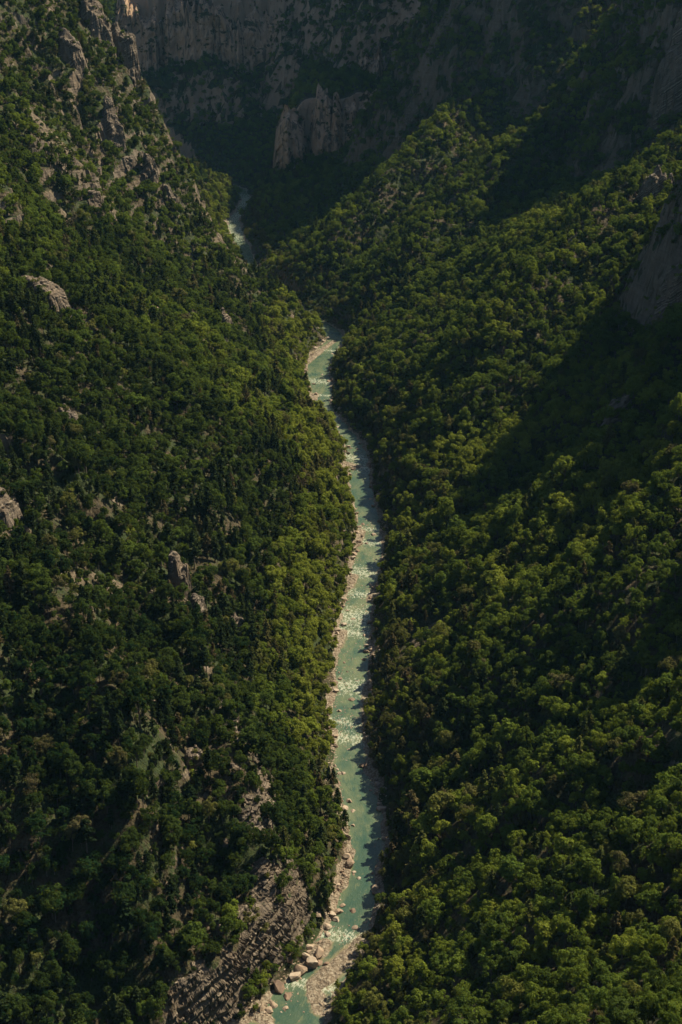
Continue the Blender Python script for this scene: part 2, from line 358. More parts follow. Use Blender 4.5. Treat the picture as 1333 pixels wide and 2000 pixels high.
def m_boulder():
    t = NT('boulder_stone')
    pos = t.n('ShaderNodeTexCoord').outputs['Object']; oi = t.n('ShaderNodeObjectInfo')
    n1 = t.noise(pos, 1.3, 5, 0.6); n2 = t.noise(t.map(pos, (1, 1, 4)), 1.0, 4, 0.6)
    c = t.ramp(oi.outputs['Random'], [(0.0, (0.13, 0.085, 0.058)), (0.35, (0.21, 0.155, 0.108)), (0.7, (0.28, 0.22, 0.16)), (1.0, (0.37, 0.31, 0.24))])
    c = t.mix(t.math('MULTIPLY', t.step(n1, 0.5, 0.65), 0.6), c, (0.13, 0.10, 0.075))
    c = t.mix(t.math('MULTIPLY', t.step(n2, 0.5, 0.42), 0.4), c, (0.26, 0.17, 0.11))
    bump = t.n('ShaderNodeBump', {'Height': n1, 'Strength': 0.7, 'Distance': 0.3}).outputs[0]
    return t.surface(t.n('ShaderNodeBsdfPrincipled', {'Base Color': c, 'Roughness': 0.85, 'Normal': bump}).outputs[0])

def m_leaf(name, stops, var=0.35, transl=0.35):
    t = NT(name)
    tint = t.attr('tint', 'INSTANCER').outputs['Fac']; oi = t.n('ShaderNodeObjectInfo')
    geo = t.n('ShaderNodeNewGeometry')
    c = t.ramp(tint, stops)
    jit = t.math('ADD', t.math('MULTIPLY', oi.outputs['Random'], var), 1 - var / 2)
    lf = t.math('ADD', t.math('MULTIPLY', geo.outputs['Random Per Island'], 0.5), 0.75)
    c2 = t.n('ShaderNodeHueSaturation', {'Color': c, 'Value': t.math('MULTIPLY', jit, lf), 'Hue': t.math('ADD', 0.49, t.math('MULTIPLY', geo.outputs['Random Per Island'], 0.02))}).outputs[0]
    dif = t.n('ShaderNodeBsdfDiffuse', {'Color': c2})
    tr = t.n('ShaderNodeBsdfTranslucent', {'Color': t.n('ShaderNodeMix', {6: c2, 7: (0.19, 0.24, 0.02, 1), 0: 0.35}, data_type='RGBA').outputs[2]})
    return t.surface(t.n('ShaderNodeMixShader', {0: transl, 1: dif.outputs[0], 2: tr.outputs[0]}).outputs[0])

def m_bark():
    t = NT('bark')
    pos = t.n('ShaderNodeTexCoord').outputs['Object']
    c = t.ramp(t.noise(t.map(pos, (3, 3, 0.6)), 1.5, 4), [(0.3, (0.05, 0.038, 0.028)), (0.7, (0.16, 0.125, 0.095))])
    return t.surface(t.n('ShaderNodeBsdfPrincipled', {'Base Color': c, 'Roughness': 0.9}).outputs[0])

def m_water():
    t = NT('river_water')
    pos = t.n('ShaderNodeNewGeometry').outputs['Position']
    edge = t.attr('shallow').outputs['Fac']; rap = t.attr('rapid_sheen').outputs['Fac']
    along = t.n('ShaderNodeCombineXYZ', {0: t.attr('across').outputs['Fac'], 1: t.attr('along').outputs['Fac'], 2: 0.0}).outputs[0]
    n1 = t.noise(t.map(along, (0.16, 0.07, 1)), 1.0, 4, 0.6); n2 = t.noise(t.map(along, (0.9, 0.45, 1)), 1.0, 4, 0.65)
    deep = t.ramp(n1, [(0.3, (0.036, 0.080, 0.056)), (0.5, (0.090, 0.122, 0.068)), (0.72, (0.152, 0.166, 0.090))])
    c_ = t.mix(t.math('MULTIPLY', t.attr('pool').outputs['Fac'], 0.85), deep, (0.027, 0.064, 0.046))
    deep = c_
    c = t.mix(t.step(t.math('ADD', edge, t.math('MULTIPLY', t.math('SUBTRACT', n2, 0.5), 0.5)), 0.62, 0.98), deep, (0.17, 0.145, 0.085))
    rip = t.noise(t.map(along, (2.6, 0.75, 1)), 1.0, 5, 0.75)
    mot = t.noise(t.map(along, (0.5, 0.22, 1)), 1.0, 5, 0.7)
    c = t.mix(t.math('MULTIPLY', t.step(mot, 0.52, 0.68), 0.6), c, (0.14, 0.155, 0.082)); c = t.mix(t.math('MULTIPLY', t.step(mot, 0.47, 0.34), 0.6), c, (0.03, 0.066, 0.05))
    foam = t.step(t.math('ADD', t.math('MULTIPLY', rap, 0.17), t.math('MULTIPLY', t.math('ADD', n2, rip), 0.5)), 0.625, 0.72)
    fleck = t.step(t.math('ADD', rip, t.math('MULTIPLY', rap, 0.07)), 0.66, 0.73)
    fm = t.math('MAXIMUM', foam, t.math('MULTIPLY', fleck, t.math('MULTIPLY', rap, 0.5)))
    c = t.mix(t.math('MULTIPLY', fm, 0.75), c, (0.40, 0.42, 0.33))
    bump = t.n('ShaderNodeBump', {'Height': t.math('ADD', rip, t.math('MULTIPLY', n2, 1.5)), 'Strength': 0.35, 'Distance': 0.5}).outputs[0]
    p = t.n('ShaderNodeBsdfPrincipled', {'Base Color': c, 'Roughness': t.math('ADD', 0.16, t.math('MULTIPLY', fm, 0.5)), 'Normal': bump, 'IOR': 1.33})
    return t.surface(p.outputs[0])

M_GROUND, M_STONE, M_BARK, M_WATER = m_terrain(), m_boulder(), m_bark(), m_water()
M_LEAF = m_leaf('broadleaf_foliage', [(0.0, (0.013, 0.030, 0.011)), (0.25, (0.042, 0.063, 0.016)), (0.5, (0.072, 0.108, 0.021)), (0.75, (0.130, 0.165, 0.025)), (0.88, (0.175, 0.200, 0.032)), (1.0, (0.080, 0.068, 0.038))], 0.5, 0.45)
M_NEEDLE = m_leaf('pine_needles', [(0.0, (0.014, 0.024, 0.010)), (0.5, (0.036, 0.050, 0.018)), (0.8, (0.085, 0.090, 0.026)), (1.0, (0.085, 0.062, 0.036))], 0.3, 0.2)

# ---------------------------------------------------------------- terrain sheet
def grid_axes():
    near = np.linspace(-25, 180, 60)
    n = int(math.log(2900 / 180) / GRID) + 1
    return np.concatenate([near[:-1], 180 * np.exp(np.linspace(0, math.log(2900 / 180), n))])
ys = grid_axes()
nc = int(0.90 / GRID)
u = np.linspace(0, 1, nc)
lo = -(0.36 * np.maximum(ys, 130) + 25); hi = 0.50 * np.maximum(ys, 130) + 40
GX = lo[:, None] + (hi - lo)[:, None] * u[None, :]
GY = np.repeat(ys[:, None], nc, 1)
gz, gbank, grock, gscree, gdd, gleft = height(GX, GY)
# break the cliff faces up sideways so that they are not a plain height sheet
gx = np.gradient(gz, axis=1) / np.gradient(GX, axis=1); gy = np.gradient(gz, axis=0) / np.gradient(GY, axis=0)
slope = np.hypot(gx, gy)
amp = np.clip((slope - 0.9) / 0.8, 0, 1) * np.clip(0.35 + 0.0016 * GY, 0, 2.6)
ox = amp * (noise3(GX / 7, GY / 7, gz / 9, 201) + 0.5 * noise3(GX / 2.6, GY / 2.6, gz / 2.2, 202))
oy = amp * (noise3(GX / 7, GY / 7, gz / 9, 203) + 0.5 * noise3(GX / 2.6, GY / 2.6, gz / 2.2, 204))
V = np.stack([GX + ox, GY + oy, gz + 0.25 * amp * noise3(GX / 3, GY / 3, gz / 3, 205)], -1).reshape(-1, 3)
nr = len(ys)
i = (np.arange(nr - 1)[:, None] * nc + np.arange(nc - 1)[None, :]).ravel()
F = np.stack([i, i + 1, i + nc + 1, i + nc], 1)
me = mesh_from('terrain', V, F, [M_GROUND])
fattr(me, 'bank', gbank.ravel()); fattr(me, 'rock', grock.ravel()); fattr(me, 'scree', gscree.ravel())
add('terrain', me, kind='structure', label='steep forested gorge slopes with limestone ledges and cliffs')

# ---------------------------------------------------------------- river
def river_mesh():
    P = RIVER; seg = np.hypot(np.diff(P[:, 0]), np.diff(P[:, 1])); L = np.concatenate([[0], np.cumsum(seg)])
    s = np.arange(0, L[-1], 2.0)
    k = np.ones(5) / 5
    x = np.interp(s, L, P[:, 0]); y = np.interp(s, L, P[:, 1]); w = np.interp(s, L, P[:, 2])
    for _ in range(2):
        x[2:-2] = np.convolve(x, k, 'valid'); y[2:-2] = np.convolve(y, k, 'valid')
    tx = np.gradient(x); ty = np.gradient(y); l = np.hypot(tx, ty); nx, ny = ty / l, -tx / l
    c = np.linspace(-1, 1, 13)
    ww = (w + 3.0)[:, None] * c[None, :]
    V = np.stack([x[:, None] + nx[:, None] * ww, y[:, None] + ny[:, None] * ww, np.zeros_like(ww)], -1)
    n = len(s); m = len(c)
    i = (np.arange(n - 1)[:, None] * m + np.arange(m - 1)[None, :]).ravel()
    F = np.stack([i, i + 1, i + m + 1, i + m], 1)
    me = mesh_from('river', V.reshape(-1, 3), F, [M_WATER], smooth=True)
    fattr(me, 'across', ww.ravel()); fattr(me, 'along', np.repeat(s[:, None], m, 1).ravel())
    hw = w[:, None]
    sh = np.clip(np.abs(ww) / hw, 0, 1.3)
    Y = V[..., 1]; X = V[..., 0]
    shal = sst(0.55, 1.05, sh) * (0.75 + 0.35 * noise2(X / 9, Y / 20, 301))
    for (x0, y0), (x1, y1), bw, hb in BARS:
        ds, _, _, _ = seg_dist(X, Y, np.array([(x0, y0), (x1, y1)], float)); shal = np.maximum(shal, 1 - sst(bw, bw * 2.0, ds))
    rap = np.zeros_like(ww)
    for yc, wd in RAPIDS_AND_SHEEN: rap = np.maximum(rap, np.exp(-((Y + 0.25 * X - yc) / wd) ** 2))
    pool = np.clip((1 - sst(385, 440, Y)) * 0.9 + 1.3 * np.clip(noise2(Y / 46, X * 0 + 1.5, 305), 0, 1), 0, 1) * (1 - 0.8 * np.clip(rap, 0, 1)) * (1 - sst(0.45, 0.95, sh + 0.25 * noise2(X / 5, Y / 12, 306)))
    fattr(me, 'pool', pool.ravel()); fattr(me, 'shallow', shal.ravel()); fattr(me, 'rapid_sheen', rap.ravel())
    return me
RAPIDS_AND_SHEEN = [(326, 4), (350, 5), (462, 7), (473, 4), (500, 10), (546, 6), (560, 16), (583, 6), (606, 10), (640, 6), (656, 4), (738, 8), (752, 8), (815, 8), (853, 4), (880, 8), (948, 4), (1290, 70), (1350, 70), (1430, 60)]  # the wide far entries paint that reach pale, standing in for sky reflection
add('river', river_mesh(), kind='structure', label='turquoise river winding along the bottom of the gorge')

# ---------------------------------------------------------------- rock outcrops: fine meshes laid over the crags
def m_outcrop():
    t = NT('bedded_limestone')
    pos = t.n('ShaderNodeNewGeometry').outputs['Position']
    c, streak, bed = rock_color(t, pos)
    n2 = t.noise(pos, 0.8, 5, 0.65)
    lich = t.step(t.noise(pos, 0.3, 5, 0.65), 0.55, 0.68)
    c = t.mix(0.66, c, (0.075, 0.056, 0.039))
    bc = t.n('ShaderNodeVectorMath', {0: pos, 1: (-0.549, 0.249, 0.798)}, operation='DOT_PRODUCT').outputs['Value']
    wrp = t.math('MULTIPLY', t.noise(pos, 0.25, 3), 2.5)
    lines = t.n('ShaderNodeTexNoise', {'W': t.math('ADD', bc, wrp), 'Scale': 1.1, 'Detail': 3.0, 'Roughness': 0.7}, noise_dimensions='1D').outputs[0]
    c = t.mix(t.math('MULTIPLY', t.step(lines, 0.52, 0.62), 0.75), c, (0.25, 0.205, 0.155))
    c = t.mix(t.math('MULTIPLY', t.step(lines, 0.44, 0.36), 0.7), c, (0.03, 0.025, 0.018)); c = t.mix(t.math('MULTIPLY', lich, 0.75), c, (0.05, 0.05, 0.028))
    h = t.math('ADD', t.math('MULTIPLY', t.noise(t.map(pos, (1.2, 1.2, 0.3)), 1.0, 6, 0.65), 1.0), n2)
    bump = t.n('ShaderNodeBump', {'Height': h, 'Strength': 0.9, 'Distance': 0.6}).outputs[0]
    return t.surface(t.n('ShaderNodeBsdfPrincipled', {'Base Color': c, 'Roughness': 0.92, 'Normal': bump, 'Specular IOR Level': 0.2}).outputs[0])
M_ROCK = m_outcrop()

def outcrop(name, x0, x1, y0, y1, res, label, cat, bed=(0.35, 0.2, 0.9), thick=1.4, relief=0.9, lim=0.35, steep=False):
    xs = np.arange(x0, x1, res); ys_ = np.arange(y0, y1, res)
    X, Y = np.meshgrid(xs, ys_)
    Z, bk, rk, sc, dd, lf = height(X, Y)
    gx = np.gradient(Z, res, axis=1); gy = np.gradient(Z, res, axis=0)
    N = np.stack([-gx, -gy, np.ones_like(gx)], -1); N /= np.linalg.norm(N, axis=-1)[..., None]
    if steep: rk = np.maximum(rk, sst(1.35, 1.8, np.hypot(gx, gy)) * sst(1.5, 4, dd) * (X > -48))
    bn = np.array(bed) / np.linalg.norm(bed)
    P = np.stack([X, Y, Z], -1)
    b = (P @ bn) / thick + 0.5 * noise3(X / 5, Y / 5, Z / 5, 501)
    k = np.floor(b); fr = b - k
    lay = (_hash(k, k * 0 + 3, 0, 7) - 0.4) * sst(0, 0.12, fr) * (1 - sst(0.85, 1.0, fr))
    cr = noise3(X / 1.6, Y / 1.6, Z / 5.0, 502); bl = noise3(X / 4, Y / 4, Z / 6, 503)
    dsp = relief * (1.1 * lay + 0.55 * bl - 0.9 * np.clip(np.abs(cr) * -4 + 0.6, 0, 1) + 0.25 * noise3(X / 0.8, Y / 0.8, Z / 0.8, 504))
    m = sst(lim - 0.15, lim + 0.25, rk)
    dsp = dsp * m + 0.30 * m - 0.5 * (1 - m)
    P = P + N * dsp[..., None]
    nr_, nc_ = X.shape
    i = (np.arange(nr_ - 1)[:, None] * nc_ + np.arange(nc_ - 1)[None, :])
    ok = (rk > lim - 0.2)
    fk = (ok[:-1, :-1] | ok[1:, 1:] | ok[1:, :-1] | ok[:-1, 1:]) & (dd[:-1, :-1] > 0.5)
    lab_ = np.zeros(fk.shape, int); best = (0, 0); cur = 0          # keep the largest connected piece
    for sy, sx_ in zip(*np.where(fk)):
        if lab_[sy, sx_]: continue
        cur += 1; lab_[sy, sx_] = cur; todo = [(sy, sx_)]; cnt = 0
        while todo:
            cy_, cx_ = todo.pop(); cnt += 1
            for ny_, nx_ in ((cy_ + 1, cx_), (cy_ - 1, cx_), (cy_, cx_ + 1), (cy_, cx_ - 1)):
                if 0 <= ny_ < fk.shape[0] and 0 <= nx_ < fk.shape[1] and fk[ny_, nx_] and not lab_[ny_, nx_]:
                    lab_[ny_, nx_] = cur; todo.append((ny_, nx_))
        best = max(best, (cnt, cur))
    i = i[lab_ == best[1]] if best[0] else i[:0, 0]
    if len(i) < 20: return None
    F = np.stack([i, i + 1, i + nc_ + 1, i + nc_], 1)
    used, inv = np.unique(F, return_inverse=True)
    me = mesh_from(name, P.reshape(-1, 3)[used], inv.reshape(F.shape), [M_ROCK])
    return add(name, me, label=label, category=cat)

outcrop('rock_rib', -58, -8, 300, 425, 0.30, 'long pale rib of tilted rock beds running down to the river at bottom', 'rock rib', (-0.55, 0.25, 0.8), 0.9, 1.6, steep=True)
CRAG_LABELS = ['tall rock tower with a sunlit right edge in the left forest', 'broad low rock dome with dry grass on the upper left slope', 'pale rock ledge at the left picture edge halfway down',
    'small pointed rock just below the tall tower in the left forest', 'small pale rock knob in the trees near the river, left side', 'square sunlit rock pillar on the upper left spur',
    'narrow rock pillar beside the square one near the spur edge', 'ragged rock buttress below the cliffs of the upper left spur', 'high cliff tower at the right edge of the upper left spur',
    'high cliff tower left of the spur edge at the top', 'weathered crag on the dry upper left slope', 'small rock face among trees on the left slope', 'low rock step beside the rock rib, lower left',
    'thin rock rib in the middle of the left slope', 'low pale rock on the dry ground below the upper left crags', 'big rounded crag at the upper right picture edge', 'shaded rock crag above the dark gully at the right edge',
    'rock crag in the dark gully at the right picture edge', 'small rock face inside the dark right-hand gully']
for (cx, cy, ra, rb, hh), lab in zip(CRAGS, CRAG_LABELS):
    outcrop('rock_outcrop', cx - 1.5 * ra, cx + 1.5 * ra, cy - 1.5 * rb, cy + 1.5 * rb, max(0.25, ra / 20), lab, 'rock outcrop', (0.25, 0.15, 0.95), 1.2 + 0.12 * ra, 0.5 + 0.06 * ra)

# ---------------------------------------------------------------- the far wall: cliff faces hung in front of the stepped slope
def m_far_cliff():
    t = NT('far_cliff_limestone')
    pos = t.n('ShaderNodeNewGeometry').outputs['Position']
    c, streak, bed = rock_color(t, t.map(pos, (0.45, 0.45, 0.45)))
    c = t.mix(0.78, c, (0.45, 0.305, 0.20))
    stain_crack = t.noise(t.map(pos, (0.22, 0.22, 0.020)), 1.0, 5, 0.65)
    c = t.mix(t.math('MULTIPLY', t.step(stain_crack, 0.49, 0.60), 0.8), c, (0.075, 0.066, 0.055))  # streaks of stain, darkened to paint in the shade of cracks
    veg = t.step(t.noise(t.map(pos, (0.07, 0.07, 0.11)), 1.0, 6, 0.68), 0.55, 0.60)
    c = t.mix(t.math('MULTIPLY', veg, 0.92), c, (0.03, 0.036, 0.018))
    bump = t.n('ShaderNodeBump', {'Height': t.noise(t.map(pos, (0.5, 0.5, 0.12)), 1.0, 6, 0.65), 'Strength': 0.9, 'Distance': 2.0}).outputs[0]
    return t.surface(t.n('ShaderNodeBsdfPrincipled', {'Base Color': c, 'Roughness': 0.95, 'Normal': bump, 'Specular IOR Level': 0.1}).outputs[0])
M_FAR = m_far_cliff()
WALL_SPOTS = []
def curtain(x0, x1, yw, z0, z1, run, seed, label):
    xs = np.arange(x0, x1, 1.6); zs = np.arange(z0 - 12, z1 + 6, 1.6)
    X, Z = np.meshgrid(xs, zs); Y = np.full(X.shape, float(yw))
    for _ in range(4): Y = yw + run * 0.25 - wall_wiggle(X, Y)
    wd = min(16, (x1 - x0) / 3)
    tp = 0.10 + 0.90 * sst(-4, wd, np.minimum(X - x0, x1 - X) + 0.5 * wd * fbm(X / 15, X * 0 + seed, 3, seed + 11)) * (0.86 + 0.26 * np.round(3 * fbm(X / 26, X * 0 + 7.7, 4, seed + 12)) / 3 + 0.06 * noise2(X / 3, X * 0, seed + 13))
    u = (Z - z0) / (z1 - z0)
    Zs = (z0 - 12) + (Z - (z0 - 12)) * tp
    col_ = ridged(X / 30 + 0.15 * noise2(X / 20, Z / 30, seed + 9), Z / 260, 3, seed)
    led = u * 9 + 0.8 * fbm(X / 22, Z / 60, 3, seed + 1); fl = np.floor(led) + sst(0.0, 0.35, led - np.floor(led))
    off = -17 - 6.5 * col_ + 1.5 * fl * 0.9 - 6.0 * noise3(X / 15, Z / 40, Z / 25, seed + 2) + 7.0 * np.clip(0.5 - 4 * np.abs(noise2(X / 19 + 0.1 * noise2(X / 9, Z / 18, seed + 21), Z / 190, seed + 22)), 0, 1) - 1.9 * noise3(X / 5, Z / 14, Z / 9, seed + 3) - 0.8 * noise3(X / 2.4, Z / 4, Z / 3, seed + 4)
    ex = np.minimum(X - x0, x1 - X); off = off + 14 * (1 - sst(0, 14, ex + 4 * noise2(Z / 9, X / 50, seed + 5)))
    top = 1 - 0.16 * (1 + fbm(X / 14, X * 0 + seed, 3, seed + 6)); off = off + 16 * sst(-0.02, 0.10, u - top) ; off = off + 10 * (1 - sst(0.0, 0.10 + 0.14 * noise2(X / 16, X * 0 + 2.2, seed + 7), u))
    Pv = np.stack([X + 0.9 * noise3(X / 4, Z / 4, Z / 4, seed + 8), Y + off, Zs], -1).reshape(-1, 3)
    pr_ = fbm(X / 24, Z / 14, 3, seed + 14).ravel() + 0.5 * (led - np.floor(led) < 0.3).ravel()
    rw = np.random.default_rng(seed); pk = np.where((pr_ > 0.22) & (rw.uniform(size=pr_.size) < 0.035))[0]
    WALL_SPOTS.extend(Pv[pk].tolist())
    nc_ = len(xs); i = (np.arange(len(zs) - 1)[:, None] * nc_ + np.arange(nc_ - 1)[None, :]).ravel()
    add('far_cliff', mesh_from('far_cliff', Pv, np.stack([i, i + 1, i + nc_ + 1, i + nc_], 1), [M_FAR]), kind='structure', label=label)
for q, ((yw, x0, x1, z0, z1, run), lab) in enumerate(zip([(1484, -66, -30, 6, 74, 16), (1486, -34, 4, 14, 92, 16), (1490, -4, 66, 26, 84, 16), TIERS[1], TIERS[2], TIERS[4], TIERS[5]],
        ('leftmost face of the lower shaded cliff band', 'tallest middle face of the lower shaded cliff band', 'wide right face of the lower shaded cliff band', 'short rock pillar between the cliff bands', 'tall rock pillar right of the cliff bands', 'high shaded cliff wall across the top of the gorge', 'upper rock pillar right of the high wall'))):
    curtain(x0 - 6, x1 + 6, yw, z0 + (4 if q else 8), z1 + 12, run, 600 + 20 * q, lab)

# ---------------------------------------------------------------- boulders along the river
def ico(sub=2):
    import bmesh
    bm = bmesh.new(); bmesh.ops.create_icosphere(bm, subdivisions=sub, radius=1.0)
    v = np.array([q.co[:] for q in bm.verts]); f = np.array([[q.index for q in fc.verts] for fc in bm.faces]); bm.free()
    return v, f
def boulder(seed):
    rg = np.random.default_rng(seed); v, f = ico(2); v = v.copy()
    for _ in range(15):                                   # planes that cut flat faces
        nv = rg.normal(0, 1, 3); nv /= np.linalg.norm(nv); h = rg.uniform(0.42, 0.80)
        dd_ = v @ nv - h; v -= np.clip(dd_, 0, None)[:, None] * nv * 0.97
    v *= 1 + 0.16 * noise3(v[:, 0] * 1.7 + seed, v[:, 1] * 1.7, v[:, 2] * 1.7, seed)[:, None]
    v *= np.array([rg.uniform(0.9, 1.35), rg.uniform(0.8, 1.1), rg.uniform(0.6, 0.85)])
    return mesh_from('boulder', v, f, [M_STONE])
BOULD = [boulder(40 + k) for k in range(9)]

def river_side(s, off):
    """point at distance s along the river, off metres from its centre (+ = right)"""
    seg = np.hypot(np.diff(RIVER[:, 0]), np.diff(RIVER[:, 1])); L = np.concatenate([[0], np.cumsum(seg)])
    xx = np.interp(s, L, RIVER[:, 0]); yy = np.interp(s, L, RIVER[:, 1]); hw = np.interp(s, L, RIVER[:, 2])
    x2 = np.interp(s + 2, L, RIVER[:, 0]); y2 = np.interp(s + 2, L, RIVER[:, 1]); tx, ty = x2 - xx, y2 - yy; l = np.hypot(tx, ty)
    o = np.sign(off) * hw + off if np.isscalar(off) else np.sign(off) * hw + off
    return xx + ty / l * o, yy - tx / l * o
# ---------------------------------------------------------------- tree prototypes
def leaf_quads(P, N, size, rg, flat=0.55):
    """one small bent leaf-clump face (two quads would be costly: a single quad) at every P, facing N jittered"""
    n = len(P)
    N = N + rg.normal(0, flat, (n, 3)); N /= np.linalg.norm(N, axis=1)[:, None]
    A = np.cross(N, rg.normal(0, 1, (n, 3))); A /= np.linalg.norm(A, axis=1)[:, None] + 1e-9
    B = np.cross(N, A)
    s = size[:, None] * 0.5; e = rg.uniform(0.7, 1.35, (n, 1))
    Q = np.stack([P - A * s * e - B * s * 0.6, P + A * s * e * 0.7 - B * s, P + A * s * e + B * s * 0.7, P - A * s * e * 0.6 + B * s], 1)
    Q += rg.normal(0, 0.06, Q.shape) * size[:, None, None]
    return Q.reshape(-1, 3), np.arange(n * 4).reshape(-1, 4)

def tube(pts, rad, k=6):
    pts = np.asarray(pts, float); V = []
    for i, p in enumerate(pts):
        d = pts[min(i + 1, len(pts) - 1)] - pts[max(i - 1, 0)]; d /= np.linalg.norm(d)
        a = np.cross(d, (0.3, 1, 0.1)); a /= np.linalg.norm(a); b = np.cross(d, a)
        for j in range(k):
            t = 2 * math.pi * j / k; V.append(p + rad[i] * (math.cos(t) * a + math.sin(t) * b))
    F = [(i * k + j, i * k + (j + 1) % k, (i + 1) * k + (j + 1) % k, (i + 1) * k + j) for i in range(len(pts) - 1) for j in range(k)]
    return np.array(V), np.array(F)

def join(parts):
    V = []; F = []; o = 0
    for v, f in parts: V.append(v); F.append(f + o); o += len(v)
    return np.concatenate(V), np.concatenate(F)

def broadleaf(seed):
    rg = np.random.default_rng(seed)
    h = rg.uniform(7.5, 12.0); R = rg.uniform(2.7, 4.2); cz = h * rg.uniform(0.60, 0.66); rz = h - cz
    lean = rg.normal(0, 0.35, 2)
    nl = int(rg.integers(30, 44)); form = rg.uniform(0.75, 1.25)
    th = rg.uniform(0, 2 * math.pi, nl); ct = rg.uniform(-0.55, 1.0, nl)
    st_ = np.sqrt(1 - ct ** 2)
    rr = rg.uniform(0.45, 0.98, nl) * (1 + 0.28 * np.sin(2 * th + rg.uniform(0, 6)))
    C = np.stack([R * rr * st_ * np.cos(th) + lean[0], R * rr * st_ * np.sin(th) + lean[1], cz + rz * rr * ct * 0.95], 1)
    r = R * rg.uniform(0.15, 0.38, nl)
    P = []; N = []; S = []
    for c, q in zip(C, r):
        m = int(56 * (q / (0.30 * R)) ** 2) + 12
        n = rg.normal(0, 1, (m, 3)); n[:, 2] += 0.35; n /= np.linalg.norm(n, axis=1)[:, None]
        p = c + n * q * rg.uniform(0.70, 1.08, (m, 1)) * np.array([1, 1, 0.85])
        out = (p - np.array([lean[0], lean[1], cz - 0.5])); out /= np.linalg.norm(out, axis=1)[:, None]
        keep = (n * out).sum(1) > -0.35
        P.append(p[keep]); N.append((n + 0.6 * out)[keep]); S.append(rg.uniform(0.28, 0.56, keep.sum()))
    crown = leaf_quads(np.concatenate(P), np.concatenate(N), np.concatenate(S), rg)
    top = np.array([lean[0], lean[1], cz + 0.3 * rz])
    parts = [tube([(0, 0, -1.2), (0.05, 0, h * 0.2), top * 0.55 + np.array([0, 0, 0.12 * h]), top], [0.26, 0.2, 0.14, 0.05])]
    for k in rg.choice(nl, 6, replace=False):
        b = np.array([lean[0] * 0.4, lean[1] * 0.4, h * rg.uniform(0.28, 0.45)]); e = C[k]
        parts.append(tube([b, (b + e) / 2 + np.array([0, 0, -0.25]), e], [0.1, 0.07, 0.025], 5))
    return crown, join(parts), h

def pine(seed):
    rg = np.random.default_rng(seed)
    h = rg.uniform(9.5, 14.0); R = rg.uniform(2.2, 3.4)
    P = []; N = []; S = []; parts = [tube([(0, 0, -1.2), (0, 0, h * 0.5), (rg.normal(0, 0.15), rg.normal(0, 0.15), h * 0.98)], [0.22, 0.15, 0.03])]
    z0 = h * rg.uniform(0.22, 0.38); lv = int(rg.integers(9, 13))
    for i in range(lv):
        f = i / (lv - 1); z = z0 + (h * 0.97 - z0) * f ** 0.95
        rad = R * (1 - f) ** 0.6 * (0.55 + 0.45 * min(1, f * 5)) + 0.25
        for b in range(int(rg.integers(5, 8))):
            if rg.uniform() < 0.1: continue
            t = rg.uniform(0, 2 * math.pi); L = rad * rg.uniform(0.65, 1.15); d = np.array([math.cos(t), math.sin(t), 0])
            droop = rg.uniform(-0.28, 0.12)
            m = int(6 + 9 * L)
            s = rg.uniform(0.12, 1.0, m)
            p = np.array([0, 0, z]) + d * (s * L)[:, None] + np.array([0, 0, 1.0]) * (s * L * droop)[:, None] + rg.normal(0, 0.16, (m, 3))
            P.append(p); N.append(np.tile(np.array([0.3 * d[0], 0.3 * d[1], 1.0]), (m, 1))); S.append(rg.uniform(0.38, 0.7, m))
            if i < lv - 2 and b < 3:
                parts.append(tube([(0, 0, z), np.array([0, 0, z]) + d * L * 0.8 + np.array([0, 0, L * 0.8 * droop])], [0.045, 0.015], 4))
    crown = leaf_quads(np.concatenate(P), np.concatenate(N), np.concatenate(S), rg, 0.6)
    return crown, join(parts), h

def shrub(seed):
    rg = np.random.default_rng(seed)
    nl = int(rg.integers(5, 9)); C = np.stack([rg.normal(0, 0.75, nl), rg.normal(0, 0.75, nl), rg.uniform(0.4, 1.3, nl)], 1)
    P = []; N = []; S = []
    for c in C:
        m = 44; n = rg.normal(0, 1, (m, 3)); n[:, 2] += 0.4; n /= np.linalg.norm(n, axis=1)[:, None]
        P.append(c + n * rg.uniform(0.45, 0.8) * rg.uniform(0.7, 1.1, (m, 1))); N.append(n); S.append(rg.uniform(0.22, 0.42, m))
    crown = leaf_quads(np.concatenate(P), np.concatenate(N), np.concatenate(S), rg)
    parts = [tube([(0, 0, -0.6), c * 0.5, c], [0.06, 0.04, 0.015], 4) for c in C[:4]]
    return crown, join(parts), 2.0

def proto(kind, seed):
    crown, trunk, h = {'b': broadleaf, 'p': pine, 's': shrub}[kind](seed)
    leaf = M_NEEDLE if kind == 'p' else M_LEAF
    cm = mesh_from('crown', crown[0], crown[1], [leaf]); tm = mesh_from('trunk', trunk[0], trunk[1], [M_BARK])
    v, f = join([crown, trunk])
    whole = mesh_from('tree', v, f, [leaf, M_BARK], np.concatenate([np.zeros(len(crown[1])), np.ones(len(trunk[1]))]))
    return dict(crown=cm, trunk=tm, whole=whole, h=h)

PROTO = {'b': [proto('b', 100 + k) for k in range(16)], 'p': [proto('p', 200 + k) for k in range(8)], 's': [proto('s', 300 + k) for k in range(5)]}

# ---------------------------------------------------------------- where trees grow
CAM = np.array([0, 0, 300.0]); cp, sp_ = math.cos(math.radians(24)), math.sin(math.radians(24))
def project(x, y, z):
    w = y * cp - (z - 300) * sp_
    return x / w, (y * sp_ + (z - 300) * cp) / w, w          # inside the picture for |a| < 0.24, |b| < 0.36

